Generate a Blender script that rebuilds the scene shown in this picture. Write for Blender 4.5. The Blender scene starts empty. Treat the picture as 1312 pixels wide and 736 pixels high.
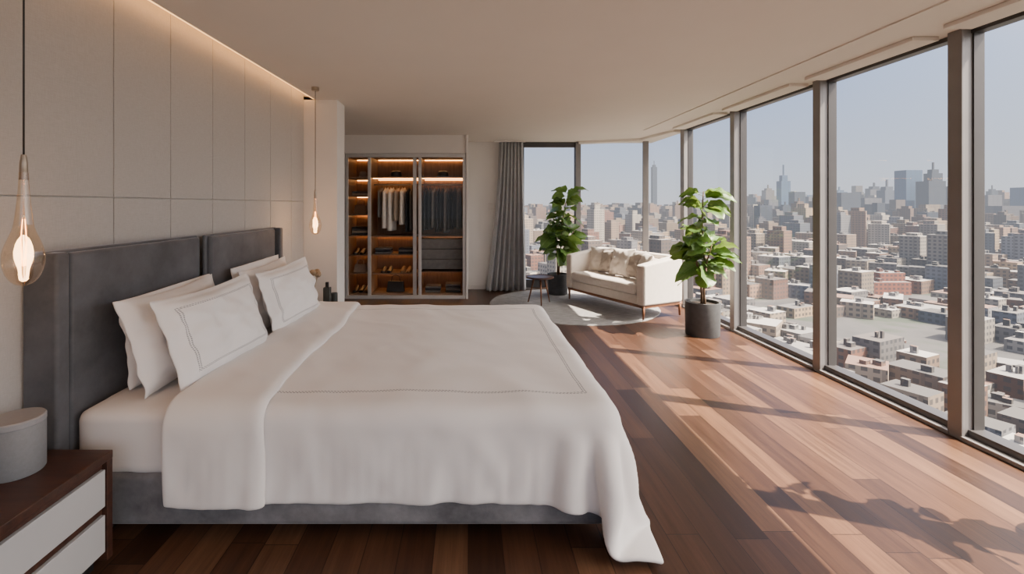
import bpy, math, random
import numpy as np
from mathutils import Vector, Matrix, noise
random.seed(7)
SC = bpy.context.scene
COL = SC.collection

# ------------------------------------------------------------------ materials
class NT:
    def __init__(s, name):
        s.m = bpy.data.materials.new(name); s.m.use_nodes = True
        s.t = s.m.node_tree; s.t.nodes.clear()
        s.out = s.t.nodes.new('ShaderNodeOutputMaterial')
    def n(s, typ, ins=None, **kw):
        nd = s.t.nodes.new(typ)
        for k, v in kw.items(): setattr(nd, k, v)
        if ins:
            for k, v in ins.items(): s.set(nd, k, v)
        return nd
    def set(s, nd, k, v):
        i = nd.inputs[k]
        if isinstance(v, bpy.types.NodeSocket): s.t.links.new(v, i)
        else:
            if isinstance(v, (tuple, list)) and len(v) == 3 and i.type == 'RGBA': v = (*v, 1)
            i.default_value = v
    def math(s, op, a, b=0.0, c=0.0):
        return s.n('ShaderNodeMath', {0: a, 1: b, 2: c}, operation=op).outputs[0]
    def mix(s, f, a, b, bt='MIX'):
        nd = s.n('ShaderNodeMix', data_type='RGBA', blend_type=bt)
        s.set(nd, 0, f); s.set(nd, 6, a); s.set(nd, 7, b)
        return nd.outputs[2]
    def ramp(s, f, stops):
        nd = s.n('ShaderNodeValToRGB'); s.set(nd, 0, f)
        e = nd.color_ramp.elements
        while len(e) < len(stops): e.new(0.5)
        for i, (p, c) in enumerate(stops):
            e[i].position = p; e[i].color = (*c, 1) if len(c) == 3 else c
        return nd.outputs[0]
    def coord(s, which='Object', scale=(1, 1, 1)):
        tc = s.n('ShaderNodeTexCoord')
        mp = s.n('ShaderNodeMapping', {'Vector': tc.outputs[which], 'Scale': scale})
        return mp.outputs[0]
    def noise(s, vec, scale, detail=3, rough=.5, dist=0.0):
        return s.n('ShaderNodeTexNoise', {'Vector': vec, 'Scale': scale, 'Detail': detail, 'Roughness': rough, 'Distortion': dist}).outputs[0]
    def bsdf(s, **ins):
        b = s.n('ShaderNodeBsdfPrincipled')
        for k, v in ins.items(): s.set(b, k.replace('_', ' '), v)
        s.t.links.new(b.outputs[0], s.out.inputs[0]); return b
    def bump(s, h, strength=.3, dist=.01):
        return s.n('ShaderNodeBump', {'Height': h, 'Strength': strength, 'Distance': dist}).outputs[0]

def mat(name, col, rough=.5, metal=0, var=.08, vs=6, bs=None, bstr=.2, bd=.005, sheen=0, scale=(1, 1, 1), spec=.5):
    t = NT(name); v = t.coord('Object', scale)
    nz = t.noise(v, vs, 4)
    a = tuple(max(0, c * (1 - var)) for c in col); b = tuple(min(1, c * (1 + var)) for c in col)
    c = t.ramp(nz, [(.3, a), (.7, b)])
    p = t.bsdf(Base_Color=c, Roughness=rough, Metallic=metal)
    t.set(p, 'Specular IOR Level', spec)
    if sheen:
        t.set(p, 'Sheen Weight', sheen); t.set(p, 'Sheen Roughness', .4)
    if bs: t.set(p, 'Normal', t.bump(t.noise(v, bs, 3), bstr, bd))
    return t.m

def emis(name, col, st):
    t = NT(name); e = t.n('ShaderNodeEmission', {'Color': col, 'Strength': st})
    t.t.links.new(e.outputs[0], t.out.inputs[0]); return t.m

def glassmat(name, tint=(1, 1, 1), lo=.04, hi=.5, rough=0.0):
    t = NT(name)
    lw = t.n('ShaderNodeLayerWeight', {'Blend': .35})
    f = t.n('ShaderNodeMapRange', {0: t.math('POWER', lw.outputs['Facing'], 3.0), 3: lo, 4: hi}).outputs[0]
    tr = t.n('ShaderNodeBsdfTransparent', {'Color': tint})
    gl = t.n('ShaderNodeBsdfGlossy', {'Color': (1, 1, 1), 'Roughness': rough})
    mx = t.n('ShaderNodeMixShader', {0: f, 1: tr.outputs[0], 2: gl.outputs[0]})
    t.t.links.new(mx.outputs[0], t.out.inputs[0]); return t.m

def floor_mat():
    t = NT('walnut_planks')
    tc = t.n('ShaderNodeTexCoord'); sp = t.n('ShaderNodeSeparateXYZ', {0: tc.outputs['Object']})
    W, L = .15, 1.7
    px = t.math('DIVIDE', sp.outputs[0], W); row = t.math('FLOOR', px)
    off = t.n('ShaderNodeTexWhiteNoise', {'W': row}, noise_dimensions='1D').outputs[0]
    py = t.math('ADD', t.math('DIVIDE', sp.outputs[1], L), t.math('MULTIPLY', off, 7.3)); idy = t.math('FLOOR', py)
    cv = t.n('ShaderNodeCombineXYZ', {0: row, 1: idy}).outputs[0]
    rnd = t.n('ShaderNodeTexWhiteNoise', {'Vector': cv}, noise_dimensions='2D')
    shift = t.n('ShaderNodeVectorMath', {0: rnd.outputs[1], 1: (9, 9, 9)}, operation='MULTIPLY').outputs[0]
    v2 = t.n('ShaderNodeVectorMath', {0: t.coord('Object', (14, .9, 1)), 1: shift}, operation='ADD').outputs[0]
    g1 = t.noise(v2, 1.6, 6, .65)
    g2 = t.noise(t.n('ShaderNodeVectorMath', {0: t.coord('Object', (70, 2.5, 1)), 1: shift}, operation='ADD').outputs[0], 1.5, 4, .6)
    base = t.ramp(rnd.outputs[0], [(0, (.040, .0185, .0105)), (.35, (.066, .031, .0175)), (.7, (.098, .047, .026)), (1, (.140, .072, .040))])
    c = t.mix(.8, base, t.ramp(g1, [(.25, (.45, .42, .40)), (.75, (1.35, 1.34, 1.3))]), 'MULTIPLY')
    c = t.mix(.4, c, t.ramp(g2, [(.3, (.5, .47, .47)), (.7, (1.2, 1.2, 1.2))]), 'MULTIPLY')
    fx = t.math('ABSOLUTE', t.math('SUBTRACT', t.math('FRACT', px), .5))
    fy = t.math('ABSOLUTE', t.math('SUBTRACT', t.math('FRACT', py), .5))
    gap = t.math('MAXIMUM', t.math('GREATER_THAN', fx, .486), t.math('GREATER_THAN', fy, .4986))
    c = t.mix(t.math('MULTIPLY', gap, .8), c, (.010, .005, .004))
    p = t.bsdf(Base_Color=c, Roughness=t.n('ShaderNodeMapRange', {0: g1, 3: .27, 4: .45}).outputs[0])
    t.set(p, 'Specular IOR Level', .32)
    hh = t.math('SUBTRACT', t.math('MULTIPLY', g2, .25), gap)
    t.set(p, 'Normal', t.bump(hh, .25, .002)); return t.m

def panel_mat():
    t = NT('woven_wall_fabric')
    w1 = t.n('ShaderNodeTexNoise', {'Vector': t.coord('Object', (8, 8, 110)), 'Scale': 4.0, 'Detail': 2.0}).outputs[0]
    w2 = t.n('ShaderNodeTexNoise', {'Vector': t.coord('Object', (8, 110, 8)), 'Scale': 4.0, 'Detail': 2.0}).outputs[0]
    w = t.math('ADD', w1, w2)
    c = t.ramp(t.math('MULTIPLY', w, .5), [(.3, (.40, .385, .37)), (.7, (.485, .47, .455))])
    p = t.bsdf(Base_Color=c, Roughness=.85); t.set(p, 'Normal', t.bump(w, .25, .0015)); return t.m

def velvet(name, a, b):
    t = NT(name); v = t.coord('Object')
    n = t.noise(v, 3.5, 5, .65)
    c = t.ramp(n, [(.35, a), (.68, b)])
    p = t.bsdf(Base_Color=c, Roughness=.75); t.set(p, 'Sheen Weight', .6); t.set(p, 'Sheen Roughness', .35)
    t.set(p, 'Sheen Tint', (.72, .76, .82, 1)); t.set(p, 'Normal', t.bump(t.noise(v, 220, 2), .2, .002)); return t.m

def linen(name, col, rect=None, pw=0.008, k=.6, soft=1.0):
    t = NT(name); v = t.coord('Object')
    n = t.noise(v, 260, 2); n2 = t.noise(v, 5, 3, .5)
    c = t.ramp(n2, [(.3, tuple(x * .98 for x in col)), (.7, col)])
    if rect:
        uv = t.n('ShaderNodeUVMap').outputs[0]; sp = t.n('ShaderNodeSeparateXYZ', {0: uv}); U, V = sp.outputs[0], sp.outputs[1]
        cu, hu, cvv, hv = (rect[0] + rect[1]) / 2, (rect[1] - rect[0]) / 2, (rect[2] + rect[3]) / 2, (rect[3] - rect[2]) / 2
        du = t.math('SUBTRACT', t.math('ABSOLUTE', t.math('SUBTRACT', U, cu)), hu)
        dv = t.math('SUBTRACT', t.math('ABSOLUTE', t.math('SUBTRACT', V, cvv)), hv)
        d = t.math('MAXIMUM', du, dv); ad = t.math('ABSOLUTE', d)
        band = t.math('LESS_THAN', ad, pw * 1.3)
        inner = t.math('LESS_THAN', ad, pw * .35)
        dash = t.math('GREATER_THAN', t.math('FRACT', t.math('DIVIDE', t.math('ADD', U, V), pw * 2.4)), .40)
        m = t.math('MULTIPLY', t.math('SUBTRACT', band, inner), dash)
        c = t.mix(t.math('MULTIPLY', m, k), c, (.12, .12, .14))
    p = t.bsdf(Base_Color=c, Roughness=.8); t.set(p, 'Sheen Weight', .15)
    h = t.math('ADD', t.math('MULTIPLY', n, .04), t.math('MULTIPLY', n2, soft))
    t.set(p, 'Normal', t.bump(h, .35, .012)); return t.m

def wood(name, a, b, sc=(2, 18, 18), rough=.4):
    t = NT(name); n = t.noise(t.coord('Object', sc), 2.2, 5, .6)
    c = t.ramp(n, [(.3, a), (.7, b)]); t.bsdf(Base_Color=c, Roughness=rough); return t.m

def leaf_mat():
    t = NT('fiddle_leaf'); uv = t.n('ShaderNodeUVMap').outputs[0]; sp = t.n('ShaderNodeSeparateXYZ', {0: uv})
    mid = t.math('ABSOLUTE', sp.outputs[1])
    vein = t.math('LESS_THAN', mid, .05)
    fr = t.math('FRACT', t.math('ADD', t.math('MULTIPLY', sp.outputs[0], 8), t.math('MULTIPLY', mid, -2)))
    sv = t.math('LESS_THAN', fr, .1)
    vv = t.math('MAXIMUM', vein, t.math('MULTIPLY', sv, .6))
    n = t.noise(t.coord('Object'), 4, 2)
    c = t.ramp(n, [(.3, (.045, .11, .022)), (.7, (.12, .23, .05))])
    c = t.mix(t.math('MULTIPLY', vv, .5), c, (.24, .36, .12))
    p = t.n('ShaderNodeBsdfPrincipled', {'Base Color': c, 'Roughness': .42})
    tr = t.n('ShaderNodeBsdfTranslucent', {'Color': t.mix(.5, c, (.38, .52, .08))})
    mx = t.n('ShaderNodeMixShader', {0: .25, 1: p.outputs[0], 2: tr.outputs[0]})
    t.t.links.new(mx.outputs[0], t.out.inputs[0]); return t.m

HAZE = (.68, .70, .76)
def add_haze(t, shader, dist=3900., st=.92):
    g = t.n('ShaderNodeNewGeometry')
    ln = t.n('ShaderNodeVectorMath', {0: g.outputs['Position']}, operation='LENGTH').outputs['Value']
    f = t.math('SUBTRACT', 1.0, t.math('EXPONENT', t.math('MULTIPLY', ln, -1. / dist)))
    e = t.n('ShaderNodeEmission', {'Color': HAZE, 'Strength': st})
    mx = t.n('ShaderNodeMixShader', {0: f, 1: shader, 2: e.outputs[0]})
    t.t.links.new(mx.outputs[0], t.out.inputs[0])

def city_mat():
    t = NT('city_facades')
    col = t.n('ShaderNodeVertexColor', layer_name='Col')
    uv = t.n('ShaderNodeUVMap').outputs[0]; sp = t.n('ShaderNodeSeparateXYZ', {0: uv})
    fu = t.math('FRACT', t.math('DIVIDE', sp.outputs[0], 4.2)); fv = t.math('FRACT', t.math('DIVIDE', sp.outputs[1], 3.9))
    wu = t.math('MULTIPLY', t.math('GREATER_THAN', fu, .3), t.math('LESS_THAN', fu, .85))
    wv = t.math('MULTIPLY', t.math('GREATER_THAN', fv, .3), t.math('LESS_THAN', fv, .82))
    w = t.math('MULTIPLY', wu, wv)
    pier = t.math('LESS_THAN', t.math('FRACT', t.math('DIVIDE', sp.outputs[0], 12.6)), .12)
    c = t.mix(t.math('MULTIPLY', w, .78), col.outputs[0], (.03, .034, .045))
    c = t.mix(t.math('MULTIPLY', pier, t.math('MULTIPLY', t.math('GREATER_THAN', sp.outputs[1], .01), .35)), c, (.05, .045, .045))
    c = t.mix(1.0, c, (.56, .55, .54), 'MULTIPLY')
    p = t.n('ShaderNodeBsdfPrincipled', {'Base Color': c, 'Roughness': .7})
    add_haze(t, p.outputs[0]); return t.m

def ground_mat():
    t = NT('city_ground'); v = t.coord('Object')
    c = t.ramp(t.noise(v, .02, 5), [(.35, (.03, .03, .032)), (.5, (.055, .052, .05)), (.6, (.022, .034, .018)), (.7, (.045, .042, .04))])
    p = t.n('ShaderNodeBsdfPrincipled', {'Base Color': c, 'Roughness': .9})
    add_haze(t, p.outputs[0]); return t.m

M = {}
M['floor'] = floor_mat()
M['panel'] = panel_mat()
M['ceil'] = mat('ceiling_paint', (.71, .655, .60), .9, var=.015, vs=2)
M['wall'] = mat('wall_paint', (.75, .715, .68), .85, var=.02, vs=3)
M['trim'] = mat('trim_white', (.70, .66, .62), .6, var=.02)
M['bronze'] = mat('bronze_frame', (.075, .072, .074), .38, metal=.5, var=.06)
M['alu'] = mat('grey_aluminium', (.22, .21, .21), .4, metal=.3, var=.05)
M['alul'] = mat('light_aluminium', (.55, .53, .52), .4, metal=.2, var=.04)
M['glass'] = glassmat('window_glass', (.97, .985, .99), .02, .3)
M['velvet'] = velvet('charcoal_velvet', (.060, .063, .071), (.115, .12, .135))
M['velvet2'] = velvet('grey_velvet_base', (.085, .085, .092), (.24, .238, .25))
M['sheet'] = linen('cotton_sheet', (.80, .77, .745), soft=.5)
M['duvet'] = linen('duvet_cotton', (.83, .80, .78), rect=(-3, .53, 2.25, 3.98), pw=.0065, k=.9, soft=.45)
M['pillow'] = linen('pillow_cotton', (.83, .81, .80), soft=.8)
M['sham'] = linen('embroidered_sham', (.85, .83, .82), rect=(-.78, .78, -.70, .70), pw=.017, k=.85, soft=.8)
M['boucle'] = mat('cream_upholstery', (.66, .60, .54), .9, var=.04, vs=20, bs=160, bstr=.35, sheen=.3)
M['cush'] = mat('beige_cushion', (.38, .33, .29), .9, var=.05, bs=200, bstr=.3, sheen=.2)
M['walnut'] = wood('walnut_dark', (.030, .012, .008), (.075, .030, .018))
M['walnutm'] = wood('walnut_mid', (.13, .05, .022), (.24, .10, .045))
M['white'] = mat('drawer_lacquer', (.50, .50, .50), .35, var=.015)
M['black'] = mat('black_lacquer', (.015, .015, .016), .3, var=.1)
M['stone'] = mat('grey_stone', (.20, .205, .215), .6, var=.05, vs=90, bs=150, bstr=.1)
M['stonetop'] = mat('stone_lid', (.28, .28, .29), .5, var=.04, vs=90)
M['pot'] = mat('charcoal_planter', (.055, .058, .062), .7, var=.15, vs=18, bs=40, bstr=.2)
M['soil'] = mat('soil', (.03, .02, .014), 1, var=.4, vs=60, bs=80, bstr=1, bd=.02)
M['bark'] = mat('bark', (.16, .10, .06), .85, var=.25, vs=30, bs=60, bstr=.5)
M['leaf'] = leaf_mat()
M['curtain'] = mat('grey_curtain', (.36, .365, .375), .9, var=.05, vs=12, bs=220, bstr=.2, sheen=.2)
M['rug'] = mat('rug_wool', (.27, .265, .265), .95, var=.25, vs=9, bs=180, bstr=.6, bd=.01, scale=(1, 4, 1))
M['cable'] = mat('black_cable', (.02, .02, .02), .5)
M['brass'] = mat('brushed_nickel', (.45, .38, .30), .3, metal=1, var=.05)
M['bulb'] = glassmat('bulb_glass', (1, .90, .78), .09, .9, 0.02)
M['fil'] = emis('filament', (1, .36, .08), 18)
M['led'] = emis('cove_led', (1, .45, .14), 16)
M['ledline'] = emis('cove_led_diffuser', (1, .50, .17), 3.6)
M['led2'] = emis('shelf_led', (1, .46, .15), 16)
M['closet'] = wood('closet_veneer', (.20, .115, .065), (.31, .185, .11), (14, 14, 2), .5)
M['cglass'] = glassmat('closet_glass', (.96, .95, .94), .02, .2)
M['vase'] = mat('smoked_glass', (.05, .06, .06), .12, var=.1)
M['dried'] = mat('dried_flowers', (.30, .22, .14), .9, var=.3, vs=40)
M['city'] = city_mat()
M['ground'] = ground_mat()
M['cl_white'] = mat('cloth_white', (.80, .74, .68), .9, var=.08, vs=20)
M['cl_beige'] = mat('cloth_beige', (.42, .34, .27), .9, var=.08, vs=20)
M['cl_dark'] = mat('cloth_dark', (.035, .037, .045), .9, var=.2, vs=20)
M['cl_grey'] = mat('cloth_grey', (.16, .155, .155), .9, var=.15, vs=20)
M['leather'] = mat('black_leather', (.02, .018, .017), .35, var=.2, bs=120, bstr=.3)
M['tan'] = mat('tan_leather', (.30, .17, .09), .5, var=.15, bs=120, bstr=.2)

# ------------------------------------------------------------------ geometry helpers
def mesh(name, verts, faces, m=None, smooth=False, uvs=None):
    me = bpy.data.meshes.new(name); me.from_pydata([tuple(v) for v in verts], [], faces); me.update()
    if smooth:
        for p in me.polygons: p.use_smooth = True
    if uvs is not None:
        ul = me.uv_layers.new(name='UVMap')
        for l in me.loops: ul.data[l.index].uv = uvs[l.vertex_index]
    o = bpy.data.objects.new(name, me); COL.objects.link(o)
    if m: me.materials.append(m)
    return o

def bevel(o, w, seg=2, smooth=True):
    b = o.modifiers.new('bevel', 'BEVEL'); b.width = w; b.segments = seg; b.limit_method = 'ANGLE'
    if smooth:
        for p in o.data.polygons: p.use_smooth = True
        wn = o.modifiers.new('wn', 'WEIGHTED_NORMAL')
    return o

def box(name, x0, x1, y0, y1, z0, z1, m, bv=0, seg=2):
    v = [(x0, y0, z0), (x1, y0, z0), (x1, y1, z0), (x0, y1, z0), (x0, y0, z1), (x1, y0, z1), (x1, y1, z1), (x0, y1, z1)]
    f = [(0, 3, 2, 1), (4, 5, 6, 7), (0, 1, 5, 4), (1, 2, 6, 5), (2, 3, 7, 6), (3, 0, 4, 7)]
    o = mesh(name, v, f, m)
    if bv: bevel(o, bv, seg)
    return o

def prism(name, pts, z0, z1, m, bv=0):
    n = len(pts)
    v = [(x, y, z0) for x, y in pts] + [(x, y, z1) for x, y in pts]
    f = [tuple(range(n))[::-1], tuple(range(n, 2 * n))] + [(i, (i + 1) % n, n + (i + 1) % n, n + i) for i in range(n)]
    o = mesh(name, v, f, m)
    if bv: bevel(o, bv)
    return o

def lathe(name, prof, c, m, seg=40, smooth=True):
    v, f = [], []
    for r, z in prof:
        for i in range(seg):
            a = 2 * math.pi * i / seg; v.append((c[0] + r * math.cos(a), c[1] + r * math.sin(a), c[2] + z))
    for k in range(len(prof) - 1):
        for i in range(seg):
            j = (i + 1) % seg; f.append((k * seg + i, k * seg + j, (k + 1) * seg + j, (k + 1) * seg + i))
    o = mesh(name, v, f, m, smooth)
    if smooth:
        e = o.modifiers.new('es', 'EDGE_SPLIT'); e.split_angle = math.radians(38)
    return o

def tube(name, pts, radii, m, seg=10):
    v, f = [], []
    if not isinstance(radii, (list, tuple)): radii = [radii] * len(pts)
    P = [Vector(p) for p in pts]; ref = Vector((.3, .9, .1)).normalized()
    for k, p in enumerate(P):
        t = (P[min(k + 1, len(P) - 1)] - P[max(k - 1, 0)]).normalized()
        a = t.cross(ref)
        if a.length < .1: a = t.cross(Vector((1, 0, 0)))
        a.normalize(); b = t.cross(a)
        for i in range(seg):
            th = 2 * math.pi * i / seg; v.append(p + (a * math.cos(th) + b * math.sin(th)) * radii[k])
    for k in range(len(P) - 1):
        for i in range(seg):
            j = (i + 1) % seg; f.append((k * seg + i, k * seg + j, (k + 1) * seg + j, (k + 1) * seg + i))
    f.append(tuple(range(seg))[::-1]); f.append(tuple(range((len(P) - 1) * seg, len(P) * seg)))
    return mesh(name, v, f, m, True)

def group(name, parts, loc=(0, 0, 0), rot=0):
    e = bpy.data.objects.new(name, None); COL.objects.link(e); e.empty_display_size = .1
    e.location = loc; e.rotation_euler = (0, 0, rot)
    for p in parts: p.parent = e
    return e

def pillow(name, w, h, t, m, flange=.08, n=34, seed=0, pinch=.05):
    v, f, uv = [], [], []
    for side in (1, -1):
        for j in range(n + 1):
            for i in range(n + 1):
                u, q = -1 + 2 * i / n, -1 + 2 * j / n
                iu, iq = min(1, abs(u) / (1 - flange)), min(1, abs(q) / (1 - flange))
                th = (max(0, 1 - iu ** 2.6) * max(0, 1 - iq ** 2.6)) ** .55
                th *= 1 + .30 * noise.noise(Vector((u * 1.6 + seed, q * 1.6, side)))
                x = w / 2 * u * (1 - pinch * (1 - q * q)); y = h / 2 * q * (1 - pinch * (1 - u * u))
                y += -h * .03 * max(0, q) * math.cos(u * 1.5 + .3 * seed)
                wr = .012 * noise.noise(Vector((u * 4 + seed, q * 4, side * 3))) + .008 * noise.noise(Vector((u * 9 + seed, q * 5, side * 3)))
                edge = .018 * noise.noise(Vector((u * 3 + seed, q * 3, 0)))
                v.append((x, y, side * (t / 2 * th + .0035) + wr * min(1, th * 3) + edge)); uv.append((u, q))
    N = (n + 1) ** 2
    for s in (0, 1):
        for j in range(n):
            for i in range(n):
                a = s * N + j * (n + 1) + i; q = (a, a + 1, a + n + 2, a + n + 1)
                f.append(q if s == 0 else q[::-1])
    ring = [i for i in range(n + 1)] + [j * (n + 1) + n for j in range(1, n + 1)] + [n * (n + 1) + i for i in range(n - 1, -1, -1)] + [j * (n + 1) for j in range(n - 1, 0, -1)]
    for k in range(len(ring)):
        a, b = ring[k], ring[(k + 1) % len(ring)]; f.append((a, N + a, N + b, b))
    o = mesh(name, v, f, m, True, uv)
    return o

def place(o, c, xa, ya):
    xa = Vector(xa).normalized(); ya = Vector(ya); ya = (ya - xa * ya.dot(xa)).normalized(); za = xa.cross(ya)
    o.matrix_world = Matrix(((xa.x, ya.x, za.x, c[0]), (xa.y, ya.y, za.y, c[1]), (xa.z, ya.z, za.z, c[2]), (0, 0, 0, 1)))
    return o

# ------------------------------------------------------------------ room shell
CZ = 2.625
wx = lambda y: -1.9 + .049 * (y - 2)
YB = -2.6
box('floor', -3.4, 3.32, YB, 8.5, -.12, 0, M['floor'])
parts = [prism('backing', [(wx(YB) - .12, YB), (wx(YB) - .02, YB), (wx(5.0) - .02, 5.0), (wx(5.0) - .12, 5.0)], 0, 2.95, M['wall'])]
ys = [YB + .02] + [y for y in np.arange(2.48 - 5 * .9, 2.5, .9)][1:] + [2.92, 3.36, 3.8, 4.24, 4.68, 4.99]
ys = sorted(set(round(float(y), 3) for y in ys))
for a, b in zip(ys[:-1], ys[1:]):
    for z0, z1 in ((.0, 1.54), (1.54, 2.93)):
        g = .0025
        o = prism('panel', [(wx(a) - .02, a + g), (wx(a), a + g), (wx(b), b - g), (wx(b) - .02, b - g)], z0 + g, z1 - g, M['panel'], .003)
        parts.append(o)
group('wall_left', parts)
box('wall_stub', -2.2, -1.4, 5.0, 5.3, 0, 2.95, M['wall'], .004)
box('wall_hall', -3.4, -3.2, 5.3, 8.5, 0, CZ, M['wall'])
box('wall_hall_return', -3.4, -2.2, 5.0, 5.3, 0, CZ, M['wall'])
box('wall_closet_side', -3.2, -1.98, 7.5, 8.35, 0, CZ, M['wall'])
box('wall_closet_header', -1.98, -.02, 7.5, 8.35, 2.33, CZ, M['wall'])
box('wall_back', -1.98, .93, 8.35, 8.5, 0, CZ, M['wall'])
box('wall_closet_return', -.035, -.005, 7.47, 8.35, 0, CZ, M['wall'], .003)
c1 = prism('ceiling', [(wx(YB) + .145, YB), (3.32, YB), (3.32, 8.5), (-3.4, 8.5), (-3.4, 5.0), (wx(5.0) + .12, 5.0)], CZ, CZ + .035, M['ceil'])
prism('ceiling_cove', [(wx(YB) - .12, YB), (.2, YB), (.2, 5.3), (wx(5) - .12, 5.3)], 2.80, 2.84, M['ceil'])
prism('ceiling_upper', [(.2, YB), (3.32, YB), (3.32, 8.5), (.2, 8.5)], CZ + .036, CZ + .08, M['ceil'])
prism('cove_light_strip', [(wx(YB) + .15, YB), (wx(YB) + .165, YB), (wx(4.98) + .14, 4.98), (wx(4.98) + .125, 4.98)], CZ + .037, CZ + .06, M['led'])
prism('cove_light_diffuser', [(wx(YB) + .125, YB), (wx(YB) + .144, YB), (wx(4.98) + .119, 4.98), (wx(4.98) + .105, 4.98)], CZ + .002, CZ + .034, M['ledline'])
prism('trim_1', [(2.62, YB), (2.68, YB), (2.68, 7.0), (2.62, 7.0)], CZ - .010, CZ, M['ceil'])
k = 2
mull = [-2.6, -.65, .57, 1.77, 3.02, 4.22, 5.57, 6.89]
for a, b in zip(mull[:-1], mull[1:]):
    box('trim_%d' % k, 2.96, 3.14, a + .1, b - .1, CZ - .028, CZ - .001, M['ceil'], .004); k += 1

def window(name, p0, p1, z0=.0, z1=CZ, sill=.07, head=.03, mw=.07, md=.17, last=False):
    p0 = Vector(p0); p1 = Vector(p1); d = (p1 - p0); L = d.length; d /= L
    ang = math.atan2(d.y, d.x)
    ps = []
    ps.append(box('mullion_core', -mw / 2, mw / 2, -md / 2 + .03, md / 2, z0, z1, M['bronze'], .004))
    ps.append(box('mullion_cap', -mw / 2 - .010, mw / 2 + .010, md / 2, md / 2 + .02, z0, z1, M['alu'], .003))
    ps.append(box('mullion_side_cover', -mw / 2 - .004, -mw / 2 + .001, .03, md / 2 - .004, z0, z1, M['alu']))
    if last:
        ps.append(box('mullion_end', L - mw / 2, L + mw / 2, -md / 2 + .03, md / 2, z0, z1, M['bronze'], .004))
    ps.append(box('sill_rail', mw / 2, L - mw / 2, -.05, .06, z0, z0 + sill, M['bronze'], .004))
    ps.append(box('sill_ledge', mw / 2, L - mw / 2, .06, .11, z0, z0 + .028, M['alu'], .003))
    ps.append(box('head_rail', mw / 2, L - mw / 2, -.04, .04, z1 - head, z1, M['bronze'], .004))
    ps.append(box('gasket_a', mw / 2, mw / 2 + .014, -.03, .03, z0 + sill, z1 - head, M['bronze']))
    ps.append(box('gasket_b', L - mw / 2 - .014, L - mw / 2, -.03, .03, z0 + sill, z1 - head, M['bronze']))
    g = mesh('glass', [(mw / 2, 0, z0 + sill), (L - mw / 2, 0, z0 + sill), (L - mw / 2, 0, z1 - head), (mw / 2, 0, z1 - head)], [(0, 1, 2, 3)], M['glass'])
    ps.append(g)
    return group(name, ps, (p0.x, p0.y, 0), ang)

XW = 3.24; k = 1
for a, b in zip(mull[:-1], mull[1:]):
    window('window_%d' % k, (XW, a), (XW, b)); k += 1
window('window_%d' % k, (XW, 6.89), (3.04, 8.03)); k += 1
window('window_%d' % k, (3.04, 8.03), (1.95, 8.40)); k += 1
window('window_%d' % k, (1.95, 8.40), (.95, 8.40), sill=.17, head=.09, last=True); k += 1
for a, b in ((-1.9, -.2), (-.2, 1.5), (1.5, 3.2)):  # unseen rear glass wall, added to let sky light fill the room
    window('window_%d' % k, (a, YB), (b, YB), last=(b == 3.2)); k += 1
prism('trim_corner', [(1.95, 8.40), (3.04, 8.03), (3.24, 6.95), (3.05, 6.95), (2.88, 7.88), (1.95, 8.22)], CZ - .04, CZ - .001, M['ceil'])
box('baseboard_back', -.0, .93, 8.33, 8.348, 0, .08, M['trim'], .003)
box('baseboard_stub', -1.74, -1.4, 4.985, 4.999, 0, .08, M['trim'], .003)
box('light_switch', .36, .44, 8.338, 8.348, 1.42, 1.54, M['trim'], .003)

# ------------------------------------------------------------------ bed
BX0, BX1, BY0, BY1 = -1.77, .69, 2.07, 4.23
bp = []
bp.append(box('base', BX0, BX1 - .01, BY0, BY1, .075, .31, M['velvet2'], .03, 4))
for i, (lx, ly) in enumerate([(BX1 - .06, BY0 + .05), (BX1 - .06, BY1 - .07), (-.6, BY0 + .3), (-.6, BY1 - .3), (BX0 + .1, BY0 + .1), (BX0 + .1, BY1 - .1)]):
    bp.append(mesh('leg_%d' % (i + 1), [(lx + sx * r, ly + sy * r, z) for z, r in ((0, .016), (.08, .026)) for sx, sy in ((-1, -1), (1, -1), (1, 1), (-1, 1))],
        [(0, 3, 2, 1), (4, 5, 6, 7), (0, 1, 5, 4), (1, 2, 6, 5), (2, 3, 7, 6), (3, 0, 4, 7)], M['black']))
hbs = [(1.99, 3.12, 1.30), (3.13, 4.30, 1.30)]
for (a, b, h) in hbs:
    o = box('headboard_shell', -1.84 if a < 3 else -1.782, -1.80 + (0 if a < 3 else .04), a, b, .02, h, M['velvet'], .012, 3); bp.append(o)
    o = box('headboard_pad', -1.81 + (0 if a < 3 else .035), -1.765 + (0 if a < 3 else .032), a + (.09 if a < 3 else .03), b - (.03 if a < 3 else .09), .3, h - .012, M['velvet'], .02, 4); bp.append(o)
bp.append(box('headboard_wing', -1.895, -1.745, 1.985, 2.055, .02, 1.295, M['velvet'], .015, 3))
bp.append(box('headboard_wing', -1.78, -1.70, 4.235, 4.305, .02, 1.295, M['velvet'], .015, 3))
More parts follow.
